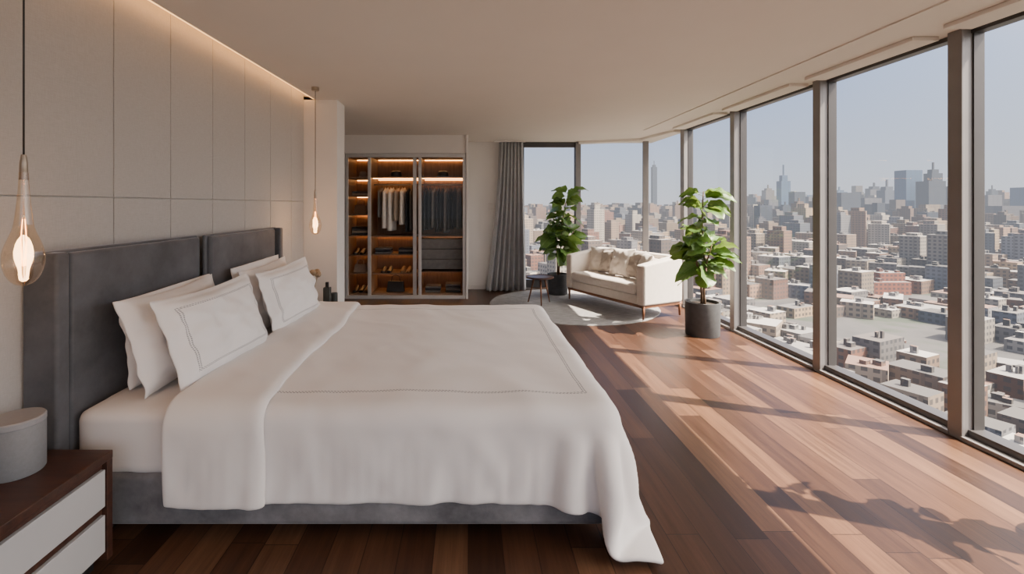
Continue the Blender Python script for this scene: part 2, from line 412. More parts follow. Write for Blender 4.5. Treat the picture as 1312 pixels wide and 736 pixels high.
def soft_box(name, x0, x1, y0, y1, z0, z1, r, m, amp=.006, n=60):
    import bmesh
    bm = bmesh.new(); bmesh.ops.create_cube(bm, size=2)
    bmesh.ops.subdivide_edges(bm, edges=bm.edges[:], cuts=n, use_grid_fill=True)
    c = Vector(((x0 + x1) / 2, (y0 + y1) / 2, (z0 + z1) / 2)); h = Vector(((x1 - x0) / 2, (y1 - y0) / 2, (z1 - z0) / 2))
    for v in bm.verts:
        p = Vector((v.co.x * h.x, v.co.y * h.y, v.co.z * h.z))
        q = Vector([max(-(h[i] - r), min(h[i] - r, p[i])) for i in range(3)])
        d = p - q
        if d.length > 1e-6:
            d = d.normalized() * r
        p = q + d + c
        nn = d.normalized() if d.length > 0 else Vector((0, 0, 1))
        p += nn * amp * (noise.noise(Vector((p.x * 7, p.y * 7, p.z * 3))) + .5 * noise.noise(Vector((p.x * 16, p.y * 16, p.z * 5 + 4))))
        v.co = p
    me = bpy.data.meshes.new(name); bm.to_mesh(me); bm.free()
    for p in me.polygons: p.use_smooth = True
    me.materials.append(m); o = bpy.data.objects.new(name, me); COL.objects.link(o); return o
bp.append(soft_box('mattress', -1.755, BX1 - .03, BY0 + .005, BY1 - .005, .29, .585, .055, M['sheet'], .009))

def duvet():
    sp = .026
    U = np.arange(-1.33, 1.05 + sp / 2, sp); V = np.arange(1.715, 4.62, sp)
    nu, nv = len(U), len(V)
    rest = np.stack(np.meshgrid(U, V, indexing='ij'), -1)
    P = np.zeros((nu, nv, 3)); P[..., :2] = rest; P[..., 2] = .61
    rng = np.random.RandomState(3)
    for k in range(60):
        fx, fy = rng.uniform(-12, 12, 2); ph = rng.uniform(0, 6.28)
        P[..., 2] += .0014 * np.sin(fx * rest[..., 0] + fy * rest[..., 1] + ph)
    c = np.array([(-1.95 + BX1 - .02) / 2, (BY0 + BY1) / 2, .1]); h = np.array([(BX1 - .02 + 1.95) / 2, (BY1 - BY0) / 2, .49]); r = .07
    h = h + .004
    def coll(P, Q):
        d = P - c; s = np.sign(d); q = np.abs(d) - (h - r)
        mq = np.maximum(q, 0); ln = np.linalg.norm(mq, axis=-1)
        ins = np.minimum(q.max(-1), 0); dist = ln + ins - r
        ax = q.argmax(-1); nin = np.eye(3)[ax] * s
        nrm = np.where((ln > 1e-6)[..., None], s * mq / np.maximum(ln, 1e-6)[..., None], nin)
        hit = dist < .001
        P = P - np.where((dist < 0)[..., None], nrm * dist[..., None], 0)
        mv = P - Q; mn = (mv * nrm).sum(-1, keepdims=True) * nrm
        P = np.where(hit[..., None], P - (mv - mn) * .9, P)
        P[..., 2] = np.maximum(P[..., 2], .03)
        return P
    def con(A, B, L, k):
        d = B - A; l = np.linalg.norm(d, axis=-1, keepdims=True); m = (l - L) / np.maximum(l, 1e-6) * .5 * k * d
        A += m; B -= m
    L = sp * 1.008; D = L * 1.41421
    def solve(P):
        for s in (0, 1):
            con(P[s:nu - 1:2], P[s + 1:nu:2], L, 1)
            con(P[:, s:nv - 1:2], P[:, s + 1:nv:2], L, 1)
        for s in (0, 1):
            con(P[s:nu - 1:2, :-1], P[s + 1:nu:2, 1:], D, .3)
            con(P[s:nu - 1:2, 1:], P[s + 1:nu:2, :-1], D, .3)
        st = 3
        for s in range(st * 2):
            ia = np.arange(s, nu - st, st * 2)
            if len(ia):
                A = P[ia].copy(); B = P[ia + st].copy(); con(A, B, L * st, .05); P[ia] = A; P[ia + st] = B
            ja = np.arange(s, nv - st, st * 2)
            if len(ja):
                A = P[:, ja].copy(); B = P[:, ja + st].copy(); con(A, B, L * st, .05); P[:, ja] = A; P[:, ja + st] = B
    g = np.array([0, 0, -1.3]); dt = 1 / 30.
    Q = P.copy()
    for step in range(230):
        vel = (P - Q) * .97
        m = np.linalg.norm(vel, axis=-1, keepdims=True); vel *= np.minimum(1, .03 / np.maximum(m, 1e-9))
        Q = P.copy(); P = P + vel + g * dt * dt
        for it in range(10):
            solve(P)
            if it in (4,): P = coll(P, Q)
        P = coll(P, Q)
    du = np.gradient(P, axis=0); dv = np.gradient(P, axis=1); N = np.cross(du, dv); N /= np.linalg.norm(N, axis=-1, keepdims=True)
    puff = np.zeros((nu, nv))
    for i in range(nu):
        for j in range(nv):
            a, b = rest[i, j]
            rg = max(0, 1 - abs(noise.noise(Vector((a * 1.5 + b * 1.1, b * 1.3 - a * .9, 11)))) * 5) ** 2
            puff[i, j] = .016 * noise.noise(Vector((a * 1.9, b * 1.9, 1))) + .009 * noise.noise(Vector((a * 4 + b * 2.5, b * 3 - a * 2, 3))) + .003 * noise.noise(Vector((a * 10 + b * 5, b * 7, 7))) + .005 * rg
            if b < 2.1 or a > .62:   # hanging drape: soft gathers that deepen toward the hem
                s_ = min(1, max(2.1 - b, a - .62) / .35); q_ = a + .5 * (2.1 - b) if b < 2.1 else b
                puff[i, j] += .020 * s_ * noise.noise(Vector((q_ * 6.5, 3, 2 + s_ * .5))) + .006 * s_ * noise.noise(Vector((q_ * 15, 8, s_)))
    P = P + N * (.016 + puff)[..., None]
    P[..., 2] = np.maximum(P[..., 2], .012)
    idx = np.arange(nu * nv).reshape(nu, nv)
    f = np.stack([idx[:-1, :-1], idx[1:, :-1], idx[1:, 1:], idx[:-1, 1:]], -1).reshape(-1, 4).tolist()
    o = mesh('duvet', P.reshape(-1, 3).tolist(), f, M['duvet'], True, rest.reshape(-1, 2).tolist())
    so = o.modifiers.new('thick', 'SOLIDIFY'); so.thickness = .022; so.offset = -1
    sb = o.modifiers.new('sub', 'SUBSURF'); sb.levels = 1; sb.render_levels = 1
    nb = 24; rows = []
    for j in range(nv):
        v_ = V[j]; uend = -.90 - .05 * (v_ - 2.06) / 2.2 + .014 * math.sin(v_ * 4.2)
        for i in range(nb):
            u_ = U[0] - .012 + (uend - U[0] + .012) * i / (nb - 1)
            q = min(max((u_ - U[0]) / sp, 0), nu - 1.001); i0 = int(q); fr = q - i0
            p = P[i0, j] * (1 - fr) + P[i0 + 1, j] * fr; n_ = N[i0, j] * (1 - fr) + N[i0 + 1, j] * fr
            e = min(1, (nb - 1 - i) / 3.); off = .006 + .026 * math.sqrt(1 - (1 - e) ** 2) + .006 * noise.noise(Vector((u_ * 6, v_ * 5, 9)))
            p = p + n_ * off
            if i == 0: p = p - n_ * .02
            p[2] = max(p[2], .012); rows.append(p.tolist())
    ff = [(j * nb + i, j * nb + i + 1, (j + 1) * nb + i + 1, (j + 1) * nb + i) for j in range(nv - 1) for i in range(nb - 1)]
    b = mesh('duvet_fold', rows, ff, M['sheet'], True)
    so = b.modifiers.new('thick', 'SOLIDIFY'); so.thickness = .012; so.offset = -1
    sb = b.modifiers.new('sub', 'SUBSURF'); sb.levels = 1; sb.render_levels = 1
    return [o, b]
bp += duvet()
def lean(name, yc, w, hgt, t, xb, xt, zb, m, seed, dz=0, tilt=0, fl=.08):
    o = pillow(name, w, hgt, t, m, fl, seed=seed)
    top = Vector((xt, yc, zb + hgt)); bot = Vector((xb, yc, zb))
    place(o, (top + bot) / 2, (tilt, 1, 0), top - bot); return o
bp.append(lean('pillow', 2.68, .82, .44, .10, -1.64, -1.71, .60, M['pillow'], 8, fl=.05))
bp.append(lean('pillow', 2.60, .84, .48, .17, -1.50, -1.66, .585, M['pillow'], 1, fl=.05))
bp.append(lean('pillow', 2.64, .86, .48, .19, -1.31, -1.49, .585, M['sham'], 2, tilt=.07))
bp.append(lean('pillow', 3.70, .82, .46, .10, -1.61, -1.67, .60, M['pillow'], 9, fl=.05))
bp.append(lean('pillow', 3.66, .84, .47, .17, -1.47, -1.60, .585, M['pillow'], 3, fl=.05))
bp.append(lean('pillow', 3.62, .84, .47, .19, -1.29, -1.44, .585, M['sham'], 4, tilt=.07))
group('bed', bp)

# ------------------------------------------------------------------ nightstands
def nightstand(x0, x1, y0, y1, h):
    ps = [box('top', x0, x1, y0, y1, h - .035, h, M['walnut'], .004),
          box('side_a', x0, x1 - .002, y0, y0 + .03, 0.03, h - .035, M['walnut'], .002),
          box('side_b', x0, x1 - .002, y1 - .03, y1, 0.03, h - .035, M['walnut'], .002),
          box('back', x0, x0 + .02, y0 + .03, y1 - .03, .03, h - .035, M['walnut']),
          box('body', x0 + .02, x1 - .035, y0 + .03, y1 - .03, .06, h - .035, M['black']),
          box('plinth', x0 + .04, x1 - .05, y0 + .04, y1 - .04, 0, .06, M['black'])]
    hh = (h - .035 - .09) / 2
    for i in range(2):
        z0 = .07 + i * (hh + .012)
        ps.append(box('drawer_%d' % (i + 1), x1 - .034, x1 - .006, y0 + .034, y1 - .034, z0, z0 + hh - .022, M['white'], .003))
        ps.append(box('grip_%d' % (i + 1), x1 - .034, x1 - .02, y0 + .034, y1 - .034, z0 + hh - .020, z0 + hh + .008, M['walnut']))
    return group('nightstand', ps)
nightstand(-1.89, -1.49, 1.22, 1.965, .475)
nightstand(-1.74, -1.32, 4.36, 4.94, .475)
group('table_lamp', [lathe('body', [(0, 0), (.082, 0), (.086, .006), (.086, .178), (.084, .182), (.084, .186)], (-1.735, 1.80, .476), M['stone'], 64),
                     lathe('lid', [(.084, .186), (.087, .188), (.087, .206), (.083, .211), (0, .211)], (-1.735, 1.80, .476), M['stonetop'], 64)])
group('vase', [lathe('vase', [(0, 0), (.03, 0), (.045, .05), (.04, .11), (.018, .17), (.02, .2), (.015, .2), (.013, .16)], (-1.53, 4.6, .476), M['vase'])] +
      [tube('stem_%d' % i, [(-1.53, 4.6, .62), (-1.53 + .05 * math.cos(i), 4.6 + .05 * math.sin(i * 2), .80)], .003, M['dried']) for i in range(6)] +
      [soft_box('bloom_%d' % i, -1.53 + .05 * math.cos(i) - .03, -1.53 + .05 * math.cos(i) + .03, 4.6 + .05 * math.sin(2 * i) - .03, 4.6 + .05 * math.sin(2 * i) + .03, .79 + .02 * (i % 2), .85 + .02 * (i % 2), .028, M['dried'], .012, 6) for i in range(6)])
group('perfume_bottle', [box('bottle', -1.43, -1.36, 4.6, 4.66, .476, .69, M['vase'], .01), box('stopper', -1.41, -1.38, 4.615, 4.645, .69, .74, M['black'], .004)])
group('candle_jar', [lathe('jar', [(0, 0), (.035, 0), (.035, .12), (.03, .12), (.03, .1), (0, .1)], (-1.38, 4.82, .476), M['vase'])])

# ------------------------------------------------------------------ pendants
def pendant(x, y, zt, zb):
    H = zt - zb; s = H / .42
    cap = lathe('cap', [(0, .03), (.007, .03), (.011, 0), (.012, -.05), (.014, -.055), (0, -.055)], (x, y, zt), M['brass'], 24)
    prof = []
    for i in range(41):
        t = i / 40
        if t < .45: r = .013 + (.026 - .013) * (t / .45) ** 1.6
        else:
            q = (t - .45) / .55; r = .026 + (.056 - .026) * math.sin(min(1, q / .55) * math.pi / 2) ** 1.5 if q < .55 else .056 * math.sqrt(max(0, 1 - ((q - .55) / .45) ** 2))
        prof.append((r * 1, -.03 * s - t * (H - .03 * s)))
    gl = lathe('glass', prof, (x, y, zt), M['bulb'], 40)
    wire = tube('cable', [(x, y, zt + .02), (x, y, CZ)], .003, M['cable'], 8)
    can = lathe('canopy', [(0, 0), (.035, 0), (.035, -.03), (.03, -.035), (0, -.035)], (x, y, CZ), M['brass'], 24)
    ps = [cap, gl, wire, can]
    for k in range(4):
        a = k * math.pi / 2
        ps.append(tube('filament_%d' % k, [(x + .004 * math.cos(a), y + .004 * math.sin(a), zt - .19 * s), (x + .010 * math.cos(a), y + .010 * math.sin(a), zt - .26 * s), (x + .005 * math.cos(a + .5), y + .005 * math.sin(a + .5), zt - .35 * s)], .0010, M['fil'], 6))
    ps.append(tube('filament_post', [(x, y, zt - .05), (x, y, zt - .18 * s)], .004, M['bulb'], 8))
    L = bpy.data.lights.new('bulb_light', 'POINT'); L.energy = 3.5; L.color = (1, .6, .3); L.shadow_soft_size = .03
    lo = bpy.data.objects.new('bulb_light', L); lo.location = (x, y, zb + .1); COL.objects.link(lo); ps.append(lo)
    group('pendant_lamp', ps)
pendant(-1.50, 1.58, 1.64, 1.225)
pendant(-1.46, 4.47, 1.62, 1.215)

# ------------------------------------------------------------------ wardrobe
CX0, CX1, CY0, CY1, CH = -1.965, -.045, 7.5, 8.14, 2.31
wp = [box('back', CX0, CX1, CY1 - .02, CY1, .05, CH, M['closet']), box('side_l', CX0, CX0 + .025, CY0 + .06, CY1, .0, CH, M['closet']),
      box('side_r', CX1 - .025, CX1, CY0 + .06, CY1, .0, CH, M['closet']), box('top', CX0, CX1, CY0 + .06, CY1, CH - .03, CH, M['closet']),
      box('plinth', CX0, CX1, CY0 + .06, CY1, 0, .07, M['closet'])]
divs = [CX0 + .0, -1.585, -.785, CX1]
for d in divs[1:3]: wp.append(box('divider', d - .012, d + .012, CY0 + .07, CY1, .07, CH - .03, M['closet']))
bays = [(CX0 + .025, -1.6), (-1.573, -.80), (-.772, CX1 - .025)]
shelves = {0: [1.95, 1.66, 1.35, 1.01, .69, .39], 1: [1.96, 1.0, .70, .39], 2: [1.96, 1.0, .42]}
def led(x0, x1, y, z): wp.append(box('led', x0, x1, y, y + .012, z, z + .008, M['led2']))
for b, (x0, x1) in enumerate(bays):
    for z in shelves[b]:
        wp.append(box('shelf', x0, x1, CY0 + .1, CY1 - .02, z - .02, z, M['closet']))
        led(x0 + .02, x1 - .02, CY1 - .045, z - .03)
    led(x0 + .02, x1 - .02, CY1 - .045, CH - .04)
    if b > 0:
        wp.append(tube('rail', [(x0, 7.82, 1.84), (x1, 7.82, 1.84)], .012, M['alu'], 10))
        led(x0 + .02, x1 - .02, 7.64, 1.932)
for i in range(3):
    z0 = .46 + i * .165
    wp.append(box('drawer', -.765, -.075, 7.62, 8.08, z0, z0 + .155, M['cl_grey'], .004))
for x, w in ((CX0 + .02, .045), (-1.585, .05), (-.86, .06), (-.775, .05), (CX1 - .02, .05)):
    wp.append(box('door_stile', x - w / 2, x + w / 2, CY0 - .01 if x != -.86 else CY0 + .02, CY0 + .03 if x != -.86 else CY0 + .05, .02, CH, M['alul'], .004))
wp.append(box('track_top', CX0, CX1, CY0 - .02, CY0 + .06, CH - .045, CH + .015, M['alul'], .004))
wp.append(box('track_bottom', CX0, CX1, CY0 - .02, CY0 + .06, 0, .05, M['alul'], .004))
for x0, x1, yy in ((CX0 + .05, -1.61, .01), (-.745, CX1 - .05, .01)):
    wp.append(mesh('glass', [(x0, CY0 + yy, .05), (x1, CY0 + yy, .05), (x1, CY0 + yy, CH - .05), (x0, CY0 + yy, CH - .05)], [(0, 1, 2, 3)], M['cglass']))
group('wardrobe', wp)

def garment(name, x, w, L, m, seed, ztop=1.80):
    v, f = [], []; nz, na = 16, 20; rot = random.uniform(.35, .8)
    for k in range(nz + 1):
        t = k / nz; z = ztop - t * L
        sh = min(1, .18 + (t / .12) ** .6 * .82) if t < .12 else 1
        hw = .20 * sh * (1 + .05 * t); th = w / 2 * (.5 + .5 * min(1, t / .1)) * (1 + .25 * t)
        for i in range(na):
            a = 2 * math.pi * i / na
            fold = 1 + .22 * math.sin(a * 5 + seed) * min(1, t * 2)
            px, py = th * math.cos(a) * fold, hw * math.sin(a)
            v.append((x + px * math.cos(rot * .2) + py * math.sin(rot * .25), 7.82 + py * math.cos(rot * .25), z - .03 * abs(math.sin(a)) * (t < .1)))
    for k in range(nz):
        for i in range(na):
            j = (i + 1) % na; f.append((k * na + i, (k + 1) * na + i, (k + 1) * na + j, k * na + j))
    f.append(tuple(range(na))); f.append(tuple(range(nz * na, (nz + 1) * na))[::-1])
    o = mesh(name, v, f, m, True)
    h = tube('hanger', [(x, 7.82, ztop - .01), (x, 7.82, 1.845), (x + .01, 7.83, 1.865)], .003, M['cable'], 6)
    return [o, h]
ps = []
for i, (x, w, L, m) in enumerate([(-1.36, .08, .68, 'cl_white'), (-1.27, .09, .72, 'cl_white'), (-1.17, .08, .56, 'cl_beige'), (-1.08, .09, .62, 'cl_white'), (-1.44, .04, .5, 'cl_grey'), (-.99, .05, .74, 'cl_dark'), (-.93, .04, .72, 'cl_grey')]):
    ps += garment('garment_%d' % i, x, w, L, M[m], i)
for i, x in enumerate(np.arange(-.70, -.12, .068)):
    ps += garment('garment_%d' % (i + 9), float(x), .058, random.uniform(.66, .76), M[['cl_dark', 'cl_dark', 'cl_grey'][i % 3]], i * 2.1)
group('hanging_clothes', ps)
ps = []
def hat(x, z, r, m): return lathe('hat', [(0, 0), (r, 0), (r, .008), (r * .55, .02), (r * .5, .09), (r * .3, .11), (0, .105)], (x, 7.8, z), m, 28)
ps += [hat(-1.2, 1.961, .17, M['leather']), hat(-1.75, 1.951, .12, M['cl_beige']), hat(-.42, 1.961, .17, M['leather'])]
group('hats', ps)
def stack(x, z, n, w, cols): 
    return [box('folded_%d' % i, x - w / 2 + random.uniform(0, .01), x + w / 2 - random.uniform(0, .01), 7.66, 7.94, z + .002 + i * .033, z + .033 + i * .033, M[cols[i % len(cols)]], .012, 3) for i in range(n)]
ps = stack(-1.78, 1.66, 2, .26, ['cl_beige', 'cl_grey']) + stack(-1.78, 1.01, 4, .26, ['cl_dark', 'cl_beige', 'cl_grey']) + stack(-1.4, .70, 3, .26, ['cl_grey', 'cl_dark']) + stack(-1.02, .70, 3, .26, ['cl_dark', 'cl_grey']) + stack(-.58, .07, 3, .26, ['cl_grey', 'cl_dark']) + stack(-.25, .07, 4, .26, ['cl_dark', 'cl_grey'])
group('folded_clothes', ps)
def bag(x, z, w, h, m):
    o = mesh('bag_body', [(x + sx * w / 2 * k, 7.76 + sy * .07 * k2, z + zz) for zz, k, k2 in ((0, 1, 1), (h, .85, .35)) for sx, sy in ((-1, -1), (1, -1), (1, 1), (-1, 1))],
        [(0, 3, 2, 1), (4, 5, 6, 7), (0, 1, 5, 4), (1, 2, 6, 5), (2, 3, 7, 6), (3, 0, 4, 7)], m); bevel(o, .012, 3)
    hd = tube('handle', [(x - w * .25, 7.76, z + h - .01), (x - w * .2, 7.76, z + h * 1.45), (x, 7.76, z + h * 1.6), (x + w * .2, 7.76, z + h * 1.45), (x + w * .25, 7.76, z + h - .01)], .007, m, 8)
    return group('handbag', [o, hd])
bag(-1.78, 1.352, .22, .15, M['tan']); bag(-1.2, .072, .30, .17, M['leather']); bag(-1.78, .392, .22, .13, M['cl_beige'])
def shoe(x, z, m):
    v = []; f = []; n = 10
    for k in range(9):
        t = k / 8; y = 7.64 + .26 * t; w = .042 * (1 - .3 * (t - .3) ** 2) * (.6 + .4 * math.sin(min(1, t * 2 + .3) * math.pi / 2)); h = .035 + .055 * t ** 1.5
        for i in range(n):
            a = 2 * math.pi * i / n; v.append((x + w * math.cos(a), y, z + max(.001, h / 2 + h / 2 * math.sin(a))))
    for k in range(8):
        for i in range(n): j = (i + 1) % n; f.append((k * n + i, k * n + j, (k + 1) * n + j, (k + 1) * n + i))
    f.append(tuple(range(n))[::-1]); f.append(tuple(range(8 * n, 9 * n)))
    return mesh('shoe', v, f, m, True)
ps = []
for z, xs in ((.69, (-1.85, -1.75)), (.07, (-1.86, -1.76, -1.68)), (.39, (-1.4, -1.3, -1.08, -.98))):
    for i, x in enumerate(xs): ps.append(shoe(x, z + .001, M[['leather', 'tan', 'leather', 'cl_grey'][i // 2 % 4]]))
group('shoes', ps)

# ------------------------------------------------------------------ curtain
def curtain():
    v, f = [], []; nu, nz = 160, 24
    for k in range(nz + 1):
        t = k / nz; z = 2.6 - 2.585 * t
        xl = .54 - .24 * t ** 1.6; xr = .94 + .06 * t
        for i in range(nu + 1):
            u = i / nu; ph = u * 7 * 2 * math.pi
            amp = .035 + .04 * t
            v.append((xl + (xr - xl) * u + .012 * math.sin(ph * 2 + 1), 8.18 + amp * math.sin(ph + .6 * math.sin(t * 2)) - .05 * t * (1 - u), z))
    for k in range(nz):
        for i in range(nu):
            a = k * (nu + 1) + i; f.append((a, a + 1, a + nu + 2, a + nu + 1))
    o = mesh('fabric', v, f, M['curtain'], True)
    s = o.modifiers.new('s', 'SOLIDIFY'); s.thickness = .006
    tr = box('track', .45, 1.0, 8.14, 8.22, CZ - .022, CZ - .001, M['trim'])
    group('curtain', [o, tr])
curtain()

# ------------------------------------------------------------------ rug, side table, sofa
group('round_rug', [lathe('pile', [(0, .012), (1.22, .012), (1.235, .008), (1.24, .001)], (1.56, 7.06, 0), M['rug'], 96)])
tx, ty = 1.08, 7.08
ps = [lathe('top', [(0, .385), (.195, .385), (.21, .392), (.21, .412), (.205, .414), (.20, .406), (0, .406)], (tx, ty, .012), M['walnut'], 48)]
for i in range(3):
    a = i * 2.094 + .5
    ps.append(tube('leg_%d' % i, [(tx + .09 * math.cos(a), ty + .09 * math.sin(a), .40), (tx + .19 * math.cos(a), ty + .19 * math.sin(a), .016)], [.016, .009], M['walnutm'], 10))
ps.append(tube('brace', [(tx + .13 * math.cos(.5), ty + .13 * math.sin(.5), .24), (tx, ty, .24), (tx + .13 * math.cos(2.594), ty + .13 * math.sin(2.594), .24)], .007, M['walnutm'], 8))
group('side_table', ps)

def sofa():
    L, D, T = 1.60, .76, .13
    ps = []
    def upath(off):
        pts = []; r = .10 if off == 0 else .05
        x0, x1, y1 = off, L - off, D - off
        pts.append((x0, .0))
        for i in range(7):
            a = math.pi - i * math.pi / 12; pts.append((x0 + r + r * math.cos(a), y1 - r + r * math.sin(a)))
        for i in range(7):
            a = math.pi / 2 - i * math.pi / 12; pts.append((x1 - r + r * math.cos(a), y1 - r + r * math.sin(a)))
        pts.append((x1, .0)); return pts
    o_, i_ = upath(0), upath(T); n = len(o_)
    def zt(p): return .71 + .09 * min(1, p[1] / (D * .8)) ** 1.3
    v = []
    for p, q in zip(o_, i_):
        z = zt(p); v += [(p[0], p[1], .19), (p[0], p[1], z), (q[0], q[1], z), (q[0], q[1], .19)]
    f = []
    for k in range(n - 1):
        for e in range(4):
            a, b = e, (e + 1) % 4; f.append((k * 4 + a, k * 4 + b, (k + 1) * 4 + b, (k + 1) * 4 + a))
    f.append((0, 3, 2, 1)); f.append(tuple((n - 1) * 4 + e for e in (0, 1, 2, 3)))
    sh = mesh('shell', v, f, M['boucle']); bevel(sh, .028, 4); ps.append(sh)
    ps.append(box('seat_base', T + .002, L - T - .002, .02, D - T, .19, .31, M['boucle'], .015, 3))
    ps.append(soft_box('seat_cushion', T + .004, L - T - .004, -.01, D - T - .01, .31, .455, .05, M['boucle'], .005, 24))
    ps.append(soft_box('back_cushion', T + .01, L - T - .01, D - T - .10, D - T + .005, .44, .74, .045, M['boucle'], .006, 20))
    ps.append(box('rail_front', .03, L - .03, .02, .05, .155, .19, M['walnutm'], .004))
    ps.append(box('rail_back', .03, L - .03, D - .06, D - .03, .155, .19, M['walnutm'], .004))
    ps.append(box('rail_l', .02, .05, .02, D - .03, .155, .19, M['walnutm'], .004))
    ps.append(box('rail_r', L - .05, L - .02, .02, D - .03, .155, .19, M['walnutm'], .004))
    for i, (x, y) in enumerate(((.04, .04), (L - .04, .04), (.04, D - .06), (L - .04, D - .06))):
        ps.append(tube('leg_%d' % i, [(x, y, .19), (x, y, .005)], [.022, .012], M['walnutm'], 12))
    for i, (x, sz, m, y, tw) in enumerate(((.32, .40, 'boucle', .42, .25), (.56, .38, 'cush', .38, -.05), (.84, .42, 'boucle', .36, .05), (1.10, .40, 'cush', .38, -.1), (1.30, .40, 'boucle', .33, -.55))):
        p = pillow('cushion_%d' % i, sz, sz, .13, M[m], .02, 18, seed=i * 3.3, pinch=.09)
        place(p, (x, y, .455 + sz * .47), (math.cos(tw), math.sin(tw), 0), (.12 * (-1) ** i, .3, 1)); ps.append(p)
    g = group('sofa', ps, (1.545, 7.42, .012), math.atan2(-.90, .43)); return g
sofa()

# ------------------------------------------------------------------ fiddle leaf figs
def fig(name, x, y, ph, pr, zlo, zhi, spread, nl, seed, leaf=.24, z0=0.0, bend=(0, 0)):
    rnd = random.Random(seed)
    ps = [lathe('planter', [(0, 0), (pr * .92, 0), (pr * .95, .01), (pr, ph), (pr - .018, ph), (pr - .02, ph - .04), (0, ph - .04)], (x, y, z0), M['pot'], 48),
          lathe('soil', [(0, ph - .025), (pr * .5, ph - .028), (pr - .02, ph - .035)], (x, y, z0), M['soil'], 32)]
    stems = []
    for s in range(3):
        a = s * 2.1 + rnd.random(); r = spread * (.10 if s == 0 else .42); top = zhi - (0 if s == 0 else (.18 + .18 * s) * (zhi - zlo))
        base = Vector((x + .02 * math.cos(a), y + .02 * math.sin(a), z0 + ph - .03)); tip = Vector((x + bend[0] + r * math.cos(a), y + bend[1] + r * math.sin(a), top - .08))
        pts = []
        for i in range(9):
            t = i / 8; p = base.lerp(tip, t); p.x = base.x + (tip.x - base.x) * t ** 2; p.y = base.y + (tip.y - base.y) * t ** 2
            p.x += .015 * math.sin(t * 6 + s); pts.append(p)
        stems.append(pts); ps.append(tube('trunk_%d' % s, pts, [.014 - .008 * i / 8 for i in range(9)], M['bark'], 8))
    V, F, UV = [], [], []; nt, ns = 9, 6
    for l in range(nl):
        st = stems[[0, 0, 1, 2][l % 4]]; ztop = st[-1].z; t = (l + rnd.random()) / nl
        z = zlo + (ztop - zlo) * (t ** .85)
        k = 0
        while k < 7 and st[k + 1].z < z: k += 1
        q = (z - st[k].z) / (st[k + 1].z - st[k].z); o = st[k].lerp(st[k + 1], max(0, min(1, q)))
        az = l * 2.399 + rnd.uniform(-.3, .3); el = rnd.uniform(-.3, .65) + 1.0 * max(0, t - .55)
        Ln = leaf * rnd.uniform(.75, 1.15); Wd = Ln * rnd.uniform(.36, .44)
        d = Vector((math.cos(az) * math.cos(el), math.sin(az) * math.cos(el), math.sin(el)))
        sd = Vector((-math.sin(az), math.cos(az), 0)); roll = rnd.uniform(-1.0, 1.0)
        up = d.cross(sd)
        sd2 = sd * math.cos(roll) + up * math.sin(roll); up2 = d.cross(sd2)
        if up2.z < 0: up2 = -up2
        pet = spread * .10 + .02; b = len(V)
        for i in range(nt + 1):
            tt = i / nt; w = Wd * (math.sin(math.pi * tt ** .72) ** .7) * (.66 + .5 * tt) if 0 < tt < 1 else .004
            for j in range(ns + 1):
                s = -1 + 2 * j / ns
                p = o + d * (pet + Ln * tt) + sd2 * (w * s) + up2 * (abs(s) * w * .25) + Vector((0, 0, -.42 * Ln * tt * tt)) + up2 * .014 * math.sin(tt * 15 + s * 3 + l) * abs(s)
                V.append(p); UV.append((tt, s))
        for i in range(nt):
            for j in range(ns): a = b + i * (ns + 1) + j; F.append((a, a + 1, a + ns + 2, a + ns + 1))
        b = len(V)
        for p in (o, o + d * (pet + .01)):
            for e in range(3): V.append(p + (sd2 * math.cos(e * 2.1) + up2 * math.sin(e * 2.1)) * .003); UV.append((.5, 0))
        for e in range(3): F.append((b + e, b + (e + 1) % 3, b + 3 + (e + 1) % 3, b + 3 + e))
    ps.append(mesh('leaves', V, F, M['leaf'], True, UV))
    return group(name, ps)
fig('potted_fiddle_leaf_fig', 2.71, 5.42, .385, .19, .66, 1.74, .30, 74, 5, .26)
fig('potted_fiddle_leaf_fig', 1.50, 7.85, .34, .17, .60, 1.80, .38, 84, 11, .30, .013, (.16, 0))
fig('potted_fiddle_leaf_fig', 2.93, 1.93, .40, .18, .85, 2.25, .20, 26, 21, .15)

